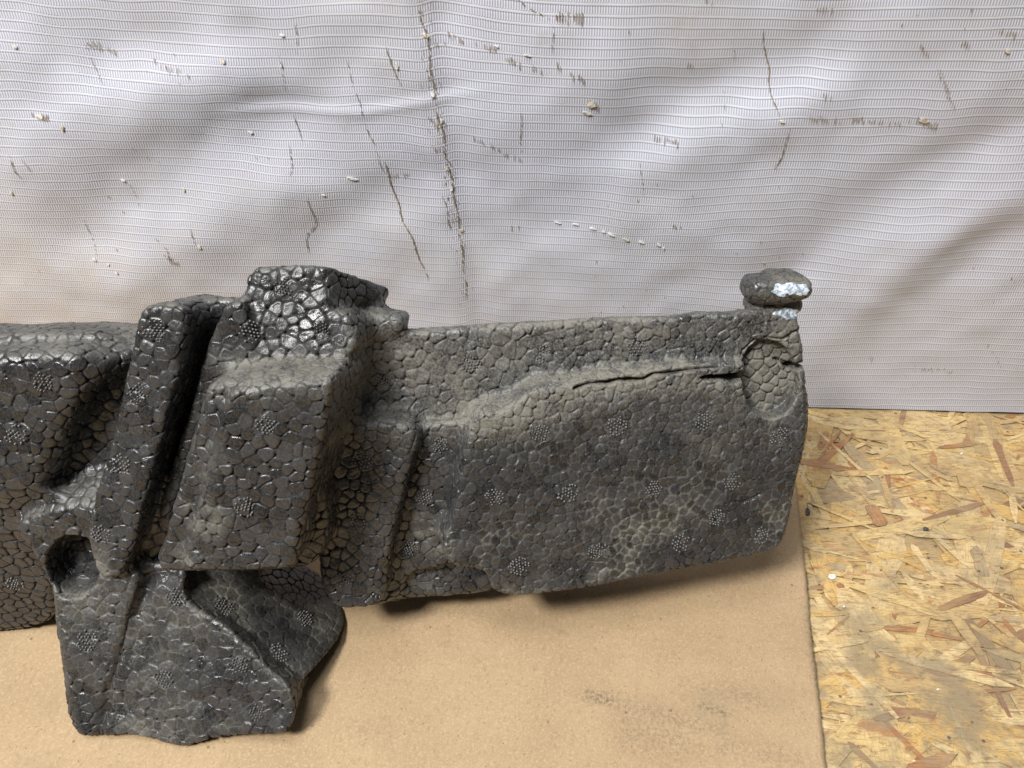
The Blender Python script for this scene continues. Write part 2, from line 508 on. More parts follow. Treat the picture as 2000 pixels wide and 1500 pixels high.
# folds: (polyline, half width m, height m) - positive bulges towards the viewer
FOLDS = [
    ([(60, 520), (260, 390), (440, 285), (600, 190)], 0.020, -0.0050),
    ([(-40, 360), (150, 270), (330, 180), (520, 130)], 0.018, 0.0042),
    ([(120, 130), (380, 105), (520, 60)], 0.013, -0.0034),
    ([(200, 620), (430, 460), (640, 330)], 0.020, 0.0036),
    ([(560, 520), (760, 400), (850, 330)], 0.016, -0.0030),
    ([(1180, 330), (1330, 210), (1560, 130), (1700, 70)], 0.016, -0.0052),
    ([(1150, 480), (1300, 360), (1480, 260), (1700, 200)], 0.017, 0.0040),
    ([(1480, 620), (1640, 480), (1780, 385), (2050, 240)], 0.017, -0.0058),
    ([(1650, 640), (1820, 500), (2050, 380)], 0.014, 0.0040),
    ([(1780, 640), (1900, 540), (2060, 440)], 0.013, -0.0030),
    ([(900, 300), (1050, 240), (1250, 120)], 0.020, 0.0030),
    ([(1000, 470), (1200, 420), (1330, 380)], 0.016, -0.0030),
    ([(1600, 60), (1800, 20), (2050, -60)], 0.018, 0.0034),
]
CREASE = [(815, -30), (832, 100), (842, 205), (862, 300), (882, 420), (902, 560), (912, 700)]
HFOLD = [(380, 236), (520, 226), (700, 232), (845, 205)]

def tarp_y(X, Z, ribs=True):
    P = np.stack([X.ravel(), Z.ravel() * 1.0, np.zeros(X.size)], 1)
    ca, sa = math.cos(0.62), math.sin(0.62)
    Pd = np.stack([(P[:, 0] * ca + P[:, 1] * sa) * 0.4, -P[:, 0] * sa + P[:, 1] * ca, P[:, 2]], 1)
    H = (0.0031 * fbm(Pd, 17, 21, 3) + 0.0015 * fbm(P, 45, 33, 2)).reshape(X.shape)
    fade = np.clip((Z - 0.0) / 0.05, 0.12, 1)
    H = H * fade
    for pts, w, h in FOLDS:
        d, s, t = seg_dist(X, Z, pts)
        H += h * np.exp(-(d / w) ** 2) * np.clip(np.minimum(t, 1 - t) * 6 + 0.25, 0, 1) * np.clip(Z / 0.06, 0.1, 1)
    d, s, t = seg_dist(X, Z, CREASE)
    H += 0.0016 * np.exp(-(d / 0.0045) ** 2) - 0.0013 * np.exp(-((s - 0.0020) / 0.0016) ** 2) * (d < 0.02)
    H += 0.0022 * np.tanh(s / 0.004) * np.exp(-(d / 0.03) ** 2)
    d, s, t = seg_dist(X, Z, HFOLD)
    H += (0.0007 * np.exp(-((s - 0.001) / 0.0026) ** 2) - 0.0006 * np.exp(-((s + 0.004) / 0.004) ** 2)) * np.exp(-(d / 0.02) ** 2) * np.clip(t * 4, 0, 1)
    # bottom hem leans in to the floor
    H += 0.0035 * np.exp(-Z / 0.018)
    return 0.0098 - 0.60 * H

def weave_coord(X, Z):
    P = np.stack([X.ravel(), Z.ravel(), np.zeros(X.size)], 1)
    wz = Z + (0.0024 * vnoise(P, 16, 51) + 0.0007 * vnoise(P, 60, 52)).reshape(X.shape) + 0.0035 * np.sin(X * 9 + 0.6)
    d, s, t = seg_dist(X, Z, CREASE)
    wz = wz + 0.0011 * np.tanh(s / 0.003) * np.exp(-(d / 0.02) ** 2)
    wx = X + 0.0006 * vnoise(P, 25, 53).reshape(X.shape) + 0.0011 * np.sin(Z * 30) + Z * 0.06 * np.sin(X * 7)
    return wx, wz

def build_tarp():
    nx = 320
    xs = np.linspace(-0.50, 0.50, nx)
    zs = np.concatenate([np.arange(0.0012, 0.372, PZ / 9.0), np.linspace(0.374, 0.62, 60)])
    X, Z = np.meshgrid(xs, zs, indexing='ij')
    Y = tarp_y(X, Z)
    wx, wz = weave_coord(X, Z)
    fr = np.mod(wz / PZ, 1.0)
    rib = np.exp(-((fr - 0.5) / 0.085) ** 2) - 0.9 * np.exp(-((fr - 0.34) / 0.07) ** 2)
    Y = Y - 0.00015 * rib
    V = np.stack([X, Y, Z], -1).reshape(-1, 3)
    n2 = len(zs)
    i = np.arange(nx * n2).reshape(nx, n2)
    Q = np.stack([i[:-1, :-1], i[1:, :-1], i[1:, 1:], i[:-1, 1:]], -1).reshape(-1, 4)
    m = mesh_np("hanging_tarp", V, Q, M_TARP)
    attr(m, "wx", wx.ravel()); attr(m, "wz", wz.ravel())
    return link("hanging_tarp", m)
tarp = tag(build_tarp(), "dirty white woven tarp hanging upright behind the black foam piece", "tarp")

def tarp_point(x, z, off=0.0):
    X, Z = np.array([[x]]), np.array([[z]])
    return np.array([x, tarp_y(X, Z)[0, 0] - 0.0004 - off, z])

def tarp_points(x, z, off=0.0):
    Y = tarp_y(np.asarray(x)[None, :], np.asarray(z)[None, :])[0]
    return np.stack([x, Y - 0.0004 - off, z], 1)

def tear(pts, w0, mat, seed, name="tear", jag=0.5, skip=0.0):
    """a cracked line in the film: a thin broken ribbon lying on the sheet"""
    r = np.random.default_rng(seed)
    px, pz = wall_uv(pts)
    L = np.concatenate([[0], np.cumsum(np.hypot(np.diff(px), np.diff(pz)))])
    n = max(8, int(L[-1] / 0.0011))
    s = np.linspace(0, L[-1], n)
    x = np.interp(s, L, px); z = np.interp(s, L, pz)
    x = x + np.round(r.normal(0, jag, n)) * 0.0003 + 0.0005 * np.sin(s * 300 + seed)
    tx, tz = np.gradient(x), np.gradient(z)
    ln = np.hypot(tx, tz) + 1e-9
    nxv, nzv = -tz / ln, tx / ln
    w = w0 * np.clip(r.uniform(0.25, 1.0, n), 0, 1) * np.clip(np.minimum(np.arange(n), np.arange(n)[::-1]) / 3.0, 0.15, 1)
    a = tarp_points(x + nxv * w, z + nzv * w, 0.00018)
    b = tarp_points(x - nxv * w, z - nzv * w, 0.00018)
    c = tarp_points(x, z, 0.00042)
    V = np.concatenate([a, c, b])
    F = []
    for k in range(n - 1):
        if r.random() < skip: continue
        F.append((k, k + 1, n + k + 1, n + k)); F.append((n + k, n + k + 1, 2 * n + k + 1, 2 * n + k))
    return link(name, mesh_np(name, V, F, mat), tarp)

TEARS = [
    ([(812, 20), (828, 85), (838, 150), (843, 205)], 0.00042, 0.15), ([(848, 225), (858, 262), (866, 320), (880, 345)], 0.0005, 0.1),
    ([(868, 330), (884, 400), (898, 500), (908, 600)], 0.00050, 0.25), ([(858, 395), (872, 440), (877, 470)], 0.00035, 0.1),
    ([(742, 330), (760, 385), (778, 440), (798, 480), (812, 515), (832, 565)], 0.00048, 0.06),
    ([(668, 130), (690, 205), (712, 270), (745, 355)], 0.00024, 0.4),
    ([(590, 395), (603, 430), (606, 455), (590, 480), (592, 515)], 0.00034, 0.12), ([(562, 240), (572, 270), (577, 292)], 0.00028, 0.1),
    ([(555, 300), (560, 340), (556, 355)], 0.00026, 0.2), ([(534, 120), (545, 190)], 0.00022, 0.35), ([(565, 55), (570, 115)], 0.0003, 0.3),
    ([(745, 100), (766, 150), (778, 180)], 0.00036, 0.12), ([(1500, 70), (1510, 140), (1516, 195), (1528, 240)], 0.00036, 0.05),
    ([(1551, 262), (1545, 290), (1530, 330), (1522, 345)], 0.00033, 0.08), ([(1440, 95), (1446, 120), (1440, 130)], 0.00022, 0.3),
    ([(1425, 190), (1415, 280)], 0.00018, 0.4), ([(1015, 230), (1017, 310)], 0.00028, 0.15), ([(1078, 60), (1080, 112)], 0.0004, 0.25),
    ([(0, 315), (14, 345), (28, 362)], 0.00038, 0.1), ([(28, 320), (52, 352)], 0.00028, 0.1), ([(145, 450), (160, 490), (175, 520)], 0.00022, 0.4),
    ([(235, 375), (255, 430)], 0.00018, 0.5), ([(290, 480), (312, 500), (330, 535)], 0.00042, 0.3),
    ([(995, 0), (1030, 25), (1072, 45)], 0.00036, 0.3), ([(360, 460), (378, 495)], 0.0003, 0.2), ([(145, 100), (180, 175)], 0.0002, 0.4),
    ([(1255, 330), (1258, 395)], 0.0002, 0.4), ([(1040, 500), (1080, 540)], 0.0002, 0.5),
]
for k, (pts, w, sk) in enumerate(TEARS):
    tear(pts, w * 0.95, M_TEAR, k + 3, skip=sk)

def chip_mesh(name, pts, mat, off, seed, thick=0.0005, wall=True):
    """a little curled flake: irregular fan with a raised middle"""
    r = np.random.default_rng(seed)
    n = 9
    c = np.mean(pts, 0)
    V = [c + np.array([0, -off - thick, 0]) if wall else c + np.array([0, 0, off + thick])]
    for p in pts:
        V.append(p + (np.array([0, -off - thick * r.uniform(.2, 1.2), 0]) if wall else np.array([0, 0, off + thick * r.uniform(.4, 1)])))
    k = len(pts)
    for p in pts:
        V.append(p + (np.array([0, off * 0.0 + 0.0002, 0]) if wall else np.array([0, 0, -0.0001])))
    F = []
    for a in range(k):
        b = (a + 1) % k
        F.append((0, 1 + a, 1 + b)); F.append((1 + a, 1 + k + a, 1 + k + b)); F.append((1 + a, 1 + k + b, 1 + b))
    return mesh_np(name, V, F, mat, False)

# peeled bits: (x, y, width px, height px, pale or soiled)
CHIPS = [(1148, 236, 26, 10, 1), (1156, 218, 24, 20, 0), (680, 366, 26, 7, 1), (770, 140, 9, 22, 1), (425, 130, 10, 16, 0), (434, 142, 12, 8, 1),
         (968, 103, 12, 8, 1), (1040, 142, 12, 9, 0), (826, 80, 20, 12, 0), (841, 196, 12, 14, 1), (858, 250, 9, 15, 1), (862, 290, 9, 12, 0),
         (870, 345, 10, 12, 0), (878, 385, 9, 14, 1), (897, 470, 12, 12, 0), (60, 240, 26, 12, 0), (84, 222, 10, 10, 0), (108, 262, 10, 14, 0),
         (222, 372, 12, 6, 1), (210, 380, 8, 12, 0), (168, 525, 13, 9, 1), (198, 533, 6, 6, 1), (216, 548, 8, 7, 1), (380, 495, 12, 10, 0),
         (345, 390, 7, 10, 0), (326, 403, 6, 12, 0), (583, 392, 9, 7, 1), (625, 396, 10, 6, 1), (475, 277, 14, 8, 1), (1524, 232, 7, 8, 1), (1535, 250, 14, 8, 0),
         (1698, 118, 10, 8, 1), (1820, 252, 26, 12, 0), (1985, 112, 16, 12, 0), (532, 363, 8, 9, 1), (540, 80, 14, 8, 1), (538, 142, 8, 9, 1), (8, 104, 14, 8, 1),
         (5, 392, 12, 10, 0), (1225, 485, 16, 9, 0), (1290, 495, 14, 8, 1), (1195, 475, 22, 7, 1), (1160, 465, 20, 5, 1), (1125, 458, 18, 5, 1), (1255, 490, 20, 7, 1),
         (1180, 470, 12, 6, 1), (1500, 535, 12, 5, 0), (1010, 78, 5, 12, 1), (1030, 120, 16, 5, 1), (1090, 455, 16, 4, 1), (1300, 502, 5, 9, 1)]
for k, (x, y, w, h, pale) in enumerate(CHIPS):
    if w * h < 110 and k % 3 != 0 and y < 440: continue
    r = np.random.default_rng(100 + k)
    n = 8
    ang = np.linspace(0, 2 * math.pi, n, endpoint=False) + r.uniform(-.25, .25, n)
    rad = r.uniform(0.55, 1.05, n)
    w, h = w * 0.85, h * 0.8
    P = [(x + 0.5 * w * math.cos(a) * q, y + 0.5 * h * math.sin(a) * q + 0.12 * w * math.cos(a)) for a, q in zip(ang, rad)]
    X, Z = wall_uv(P)
    link("peeled_flake", chip_mesh("peeled_flake", tarp_points(X, Z), M_CHIP if pale else M_LIP, 0.00015, k, 0.00022), tarp)

def dirt_ticks():
    """grime caught in single ladder cells of the weave"""
    r = np.random.default_rng(44)
    V, F = [], []
    def tick(x, z, w, h):
        q = tarp_points(np.array([x - w, x + w, x + w * r.uniform(.3, 1.2), x - w]), np.array([z - h, z - h * .8, z + h, z + h * .9]), 0.00025)
        b = len(V)
        V.extend(q); F.append((b, b + 1, b + 2, b + 3))
    rows = [((1085, 45), (1140, 55), 16, 1.2), ((1085, 38), (1142, 42), 12, 1.4), ((1280, 288), (1328, 295), 14, 1.3), ((1590, 242), (1650, 250), 20, 1.1), ((1670, 250), (1790, 258), 26, 1.0), ((1805, 250), (1850, 265), 30, 1.2),
            ((150, 100), (210, 118), 14, 1.3), ((270, 130), (360, 160), 12, 1.4), ((870, 80), (900, 95), 10, 1.0), ((925, 102), (965, 108), 12, 1.0),
            ((915, 280), (1020, 330), 22, 1.1), ((1305, 455), (1340, 460), 10, .9), ((1620, 200), (1640, 205), 6, 1.2), ((1610, 30), (1640, 35), 8, 1),
            ((1380, 12), (1400, 15), 8, 1.0), ((1340, 135), (1360, 150), 8, 1.1), ((980, 125), (1060, 155), 12, 1.2), ((1085, 140), (1145, 175), 10, 1.4), ((45, 238), (78, 242), 22, 1.3), ((760, 365), (800, 358), 8, 1),
            ((995, 465), (1015, 465), 6, .8), ((830, 235), (850, 262), 10, 1.2), ((1790, 740), (1870, 745), 18, .7), ((1810, 100), (1830, 125), 10, .9), ((1850, 150), (1880, 230), 22, .6), ((1700, 715), (1720, 725), 6, .6),
            ((1940, 690), (1970, 735), 10, .6), ((310, 510), (340, 530), 14, .9), ((1965, 68), (2000, 78), 10, 1.4), ((1890, 95), (1910, 105), 8, 1.1), ((1145, 210), (1172, 226), 20, 1.4)]
    for a, b, n, s in rows:
        for k in range(n):
            f = r.random()
            X, Z = wall_uv([(a[0] + (b[0] - a[0]) * f, a[1] + (b[1] - a[1]) * f + r.normal(0, 2.5))])
            xx = np.round(X[0] / PX) * PX
            tick(xx, Z[0], 0.00020 * r.uniform(.5, 1.3), 0.0009 * s * r.uniform(.5, 1.3))
    for k in range(700):
        x = r.uniform(-0.30, 0.28); z = r.uniform(0.01, 0.40)
        if vnoise(np.array([[x, z, 0.0]]), 24, 77)[0] < 0.10: continue
        s = r.choice([0.4, 0.6, 0.9, 1.2])
        tick(np.round(x / PX) * PX, z, 0.00015 * s + 0.00005, 0.0006 * s)
    # streaks along the crease
    for k in range(130):
        f = r.random()
        y = f * 620
        x = np.interp(y, [p[1] for p in CREASE], [p[0] for p in CREASE]) + r.normal(0, 9)
        X, Z = wall_uv([(x, y)])
        tick(X[0], Z[0], 0.00014 * r.uniform(.4, 1.4), 0.0008 * r.uniform(.3, 1.6))
    return tag(link("grime_marks", mesh_np("grime_marks", V, F, M_TICK, False), tarp), kind="stuff")
dirt_ticks()

# ------------------------------------------------------------------ foam absorber: solid modelled as a distance field
LEAN, TURN = R(20), R(2)
nh = np.array([math.sin(TURN), -math.cos(TURN), 0.0])
EU = np.array([math.cos(TURN), math.sin(TURN), 0.0])
EN = nh * math.cos(LEAN) + np.array([0, 0, math.sin(LEAN)])
EV = -nh * math.sin(LEAN) + np.array([0, 0, math.cos(LEAN)])
ORG = on_plane([(820, 640)], np.array([0, -CAM_D + 0.24, 0]), np.array([0, 1.0, 0]))[0]

def to_world(uvw):
    return ORG + uvw[:, 0:1] * EU + uvw[:, 1:2] * EV + uvw[:, 2:3] * EN

def px_uvw(px, w):
    """picture points onto the plane w = a + b u + c v (w a number or (a,b,c))"""
    if np.isscalar(w): w = (w, 0, 0)
    a, b, c = w
    nrm = EN - b * EU - c * EV
    q = on_plane(px, ORG + a * EN, nrm) - ORG
    return np.stack([q @ EU, q @ EV, q @ EN], 1)

def wplane(ctrl):
    """plane through picture points with given heights"""
    A, Bv = [], []
    for x, y, w in ctrl:
        q = px_uvw([(x, y)], w)[0]
        A.append([1, q[0], q[1]]); Bv.append(w)
    s, *_ = np.linalg.lstsq(np.array(A), np.array(Bv), rcond=None)
    return tuple(s)

def floor_w(x, y, z):
    """height w of the point on the ray of (x,y) that lies z above the cardboard"""
    q = on_floor([(x, y)], CARD_T + z)[0] - ORG
    return float(q @ EN)

def chaikin(P, it=2):
    for _ in range(it):
        Q = np.roll(P, -1, 0)
        P = np.stack([0.78 * P + 0.22 * Q, 0.22 * P + 0.78 * Q], 1).reshape(-1, P.shape[1])
    return P

def sd_poly(U, V, P):
    d = np.full(U.shape, 1e9); sgn = np.ones(U.shape)
    n = len(P); j = n - 1
    for i in range(n):
        ex, ey = P[j] - P[i]
        wx, wy = U - P[i, 0], V - P[i, 1]
        t = np.clip((wx * ex + wy * ey) / (ex * ex + ey * ey + 1e-20), 0, 1)
        d = np.minimum(d, (wx - ex * t) ** 2 + (wy - ey * t) ** 2)
        c1 = V >= P[i, 1]; c2 = V < P[j, 1]; c3 = ex * wy > ey * wx
        flip = (c1 & c2 & c3) | (~c1 & ~c2 & ~c3)
        sgn = np.where(flip, -sgn, sgn)
        j = i
    return sgn * np.sqrt(d)

def blur(A, r):
    for ax in (0, 1):
        for _ in range(2):
            P = np.concatenate([np.repeat(A.take([0], ax), r + 1, ax), A, np.repeat(A.take([-1], ax), r, ax)], ax)
            c = np.cumsum(P, ax, dtype=np.float64)
            n = A.shape[ax]
            A = (c.take(range(2 * r + 1, 2 * r + 1 + n), ax) - c.take(range(0, n), ax)) / (2 * r + 1)
    return A

def smin(a, b, k):
    h = np.maximum(k - np.abs(a - b), 0) / k
    return np.minimum(a, b) - h * h * (k * 0.25)

def smax(a, b, k):
    return -smin(-a, -b, k)

PARTS = ["side_panel", "vertical_rib", "core_panel", "top_tab", "raised_block", "end_panel", "corner_block",
         "support_foot", "wedge_block", "knob", "ledge"]
PID = {n: i for i, n in enumerate(PARTS)}

ws = wplane([(700, 700, 0.0), (1570, 640, -0.018), (1500, 1080, -0.016), (700, 1100, 0.0)])
wp = wplane([(900, 830, 0.0150), (1500, 720, -0.0130), (1500, 1080, -0.0050), (900, 1100, 0.0160)])
wW = wplane([(-300, 652, 0.019), (110, 650, 0.019), (250, 650, 0.008), (0, 950, 0.016)])
wlow = wplane([(0, 958, 0.026), (100, 960, 0.026), (0, 1238, floor_w(0, 1238, 0.001)), (100, 1232, floor_w(100, 1232, 0.001))])
wG = wplane([(650, 1250, floor_w(650, 1250, 0.008)), (575, 1345, floor_w(575, 1345, 0.017)), (480, 1120, 0.003)])
wF = wplane([(100, 1140, 0.030), (300, 1130, 0.030), (350, 1462, floor_w(350, 1462, 0.002)), (160, 1438, floor_w(160, 1438, 0.003))])
wFr = wplane([(100, 1140, 0.0250), (300, 1130, 0.0250), (350, 1464, floor_w(350, 1464, 0.0025)), (160, 1438, floor_w(160, 1438, 0.0015))])
wM = wplane([(400, 745, 0.045), (640, 745, 0.044), (310, 1110, 0.046), (570, 1110, 0.045)])
wMs = (wM[0] - 0.0035, wM[1], wM[2])
wMb = wplane([(435, 780, 0.0455), (360, 1110, 0.0465), (395, 745, 0.041), (305, 1100, 0.041)])
wL = wplane([(270, 620, 0.026), (365, 620, 0.028), (170, 1120, 0.034), (250, 1120, 0.034)])
wU = wplane([(480, 525, 0.010), (640, 525, 0.010), (440, 700, 0.021), (690, 700, 0.021)])
wC = wplane([(660, 835, 0.0125), (800, 835, 0.0125), (650, 1185, 0.0155), (740, 1185, 0.0150)])

# (part, polygon in picture points, height plane, back, draft, edge rounding, union fillet)
PRIMS = [
    # left wing
    ("side_panel", [(-330, 657), (0, 652), (275, 645), (300, 1000), (-330, 1000)], wW, -0.030, 0.10, 0.003, 0.0028),
    ("side_panel", [(-330, 694), (0, 690), (150, 684), (170, 740), (120, 830), (80, 930), (62, 975), (-330, 985)], 0.028, -0.01, (0.95, 0.02, 0.3), 0.0065, 0.003),
    ("side_panel", [(-330, 950), (60, 950), (150, 975), (135, 1060), (104, 1120), (106, 1238), (-330, 1246)], wlow, -0.030, 0.05, 0.003, 0.0028),
    # core behind rib, tab and block
    ("core_panel", [(288, 586), (480, 580), (700, 600), (705, 660), (690, 1080), (240, 1105), (205, 900)], 0.010, -0.035, 0.06, 0.003, 0.0028),
    ("core_panel", [(428, 596), (480, 584), (500, 700), (440, 730), (395, 820), (345, 990), (312, 1095), (272, 1098), (316, 960), (352, 850), (386, 750)], 0.0215, -0.02, ((0.85, 0.1), -0.2, 0.0), 0.003, 0.0028),
    # top tab
    ("top_tab", [(478, 524), (560, 520), (632, 520), (636, 575), (648, 602), (690, 606), (697, 660), (684, 706), (440, 716), (414, 690), (432, 620), (474, 590)], wU, -0.016, 0.10, 0.0034, 0.004),
    ("top_tab", [(500, 440), (640, 440), (643, 575), (648, 650), (500, 650)], wU, -0.018, ((0.0, 0.50), 0.0, 0.0), 0.003, 0.0025, [(500, 523, 0.010), (640, 519, 0.010), (742, 560, -0.017)]),
    ("top_tab", [(660, 548), (700, 550), (738, 564), (743, 590), (744, 640), (660, 640)], -0.008, -0.0185, (0.0, -0.1, 0.0), 0.003, 0.003),
    ("ledge", [(640, 610), (770, 614), (790, 624), (797, 642), (780, 658), (700, 678), (640, 678)], 0.001, -0.018, (0.0, -0.22, 0.0), 0.005, 0.005),
    # middle block
    ("raised_block", [(404, 742), (640, 738), (650, 752), (628, 850), (600, 985), (574, 1104), (555, 1116), (360, 1120), (318, 1119), (302, 1106), (320, 1048), (345, 955), (388, 805)], wMs, -0.006, (0.16, 0.0, 0.1), 0.0034, 0.003),
    ("raised_block", [(446, 756), (640, 740), (650, 752), (628, 850), (600, 985), (574, 1104), (555, 1116), (372, 1119), (356, 1104), (392, 955), (432, 790)], wM, 0.0, ((0.5, 0.16), 0.0, 0.1), 0.0034, 0.002),
    ("raised_block", [(404, 742), (640, 738), (650, 752), (628, 850), (615, 930), (642, 990), (624, 1102), (560, 1116), (500, 1118), (480, 900)], 0.028, -0.006, (0.16, 0.0, 0.1), 0.004, 0.003),
    # right wing
    ("end_panel", [(690, 655), (820, 641), (1100, 628), (1300, 617), (1450, 606), (1562, 601), (1568, 650), (1574, 700), (1578, 790), (1574, 860), (1560, 915), (1546, 962), (1540, 1010), (1530, 1058), (1505, 1076), (1300, 1110), (1000, 1150), (800, 1168), (650, 1180), (640, 1000), (680, 830)], ws, -0.040, (0.15, -0.26, 0.1), 0.004, 0.003),
    ("end_panel", [(926, 812), (992, 800), (1030, 772), (1060, 758), (1200, 735), (1330, 716), (1440, 708), (1565, 716), (1577, 790), (1574, 860), (1561, 915), (1547, 962), (1541, 1010), (1531, 1058), (1508, 1080), (1300, 1119), (1150, 1149), (1050, 1162), (1000, 1165), (962, 1156), (948, 1112), (888, 1108), (868, 1088), (868, 1052), (886, 1030), (892, 970), (908, 890)], wp, -0.030, (0.40, 0.10, 0.1), 0.0020, 0.002),
    ("corner_block", [(662, 832), (792, 828), (812, 850), (806, 900), (786, 960), (764, 1040), (752, 1110), (745, 1184), (700, 1190), (652, 1190), (626, 1140), (628, 1080), (642, 980)], wC, -0.03, (0.28, 0.05, 0.1), 0.003, 0.0028),
    ("corner_block", [(780, 835), (930, 815), (905, 900), (880, 1060), (890, 1106), (840, 1112), (795, 1122), (770, 1183), (700, 1185), (740, 1050)], 0.0036, -0.03, 0.2, 0.004, 0.003),
    ("corner_block", [(760, 1120), (945, 1114), (965, 1158), (880, 1164), (800, 1171), (745, 1184)], -0.0035, -0.03, 0.2, 0.004, 0.003),
    # foot
    ("support_foot", [(92, 1090), (130, 1000), (260, 1090), (365, 1110), (357, 1155), (377, 1182), (412, 1203), (442, 1228), (492, 1272), (532, 1312), (571, 1346), (575, 1392), (568, 1424), (550, 1437), (430, 1441), (392, 1452), (370, 1464), (346, 1467), (326, 1459), (300, 1446), (255, 1440), (160, 1438), (146, 1424), (133, 1395), (125, 1330), (106, 1220)], wFr, -0.004, (-0.12, -0.25, 0.0), 0.0022, 0.0015),
    ("support_foot", [(95, 1120), (150, 1030), (250, 1090), (275, 1130), (262, 1200), (238, 1300), (222, 1385), (216, 1424), (205, 1438), (160, 1438), (146, 1424), (133, 1395), (125, 1330), (106, 1220)], wF, -0.015, 0.10, 0.0034, 0.003),
    ("support_foot", [(22, 1030), (90, 1000), (170, 985), (210, 1000), (260, 1110), (88, 1150), (90, 1128), (66, 1086)], 0.0275, 0.004, (0.02, 0.6, 0.0), 0.003, 0.0028),
    ("wedge_block", [(290, 1080), (500, 1090), (500, 1180), (560, 1330), (540, 1400), (300, 1300)], 0.0, -0.03, 0.0, 0.003, 0.0028),
    ("CUT", [(141 + 57 * math.cos(a), 1107 + 57 * math.sin(a)) for a in np.linspace(0, 2 * math.pi, 28, endpoint=False)], 0.029, 0.0135, 0, 0.0012, 0),
    ("vertical_rib", [(266, 612), (288, 594), (345, 592), (364, 606), (362, 650), (347, 740), (318, 850), (283, 970), (246, 1122), (206, 1136), (188, 1122), (176, 1085), (166, 1045), (178, 985), (212, 880), (238, 760), (252, 690)], wL, 0.002, ((0.0, 0.30), -0.16, 0.05), 0.0029, 0.003),
    ("wedge_block", [(310, 1104), (482, 1110), (546, 1166), (582, 1181), (640, 1222), (658, 1247), (652, 1262), (600, 1322), (566, 1352), (515, 1318), (415, 1228)], wG, -0.03, 0.12, 0.004, 0.002),
]
SUBS = [  # (outline, floor of the cut)
    ([(1498 + 57 * math.cos(a), 735 + 73 * math.sin(a)) for a in np.linspace(0, 2 * math.pi, 28, endpoint=False)], (ws[0] - 0.0042, ws[1], ws[2]), 0.0008),
    ([(1340, 705), (1385, 700), (1400, 703), (1440, 697), (1448, 706), (1436, 712), (1412, 722), (1392, 714), (1350, 711)], -0.030, 0.0006),
    ([(1516, 700), (1548, 700), (1580, 688), (1580, 698), (1550, 710), (1526, 712)], -0.030, 0.0006),
    ([(1550, 638), (1580, 636), (1580, 642), (1552, 644)], -0.026, 0.0005),
    ([(1558, 752), (1582, 748), (1582, 756), (1560, 758)], -0.024, 0.0005),
]

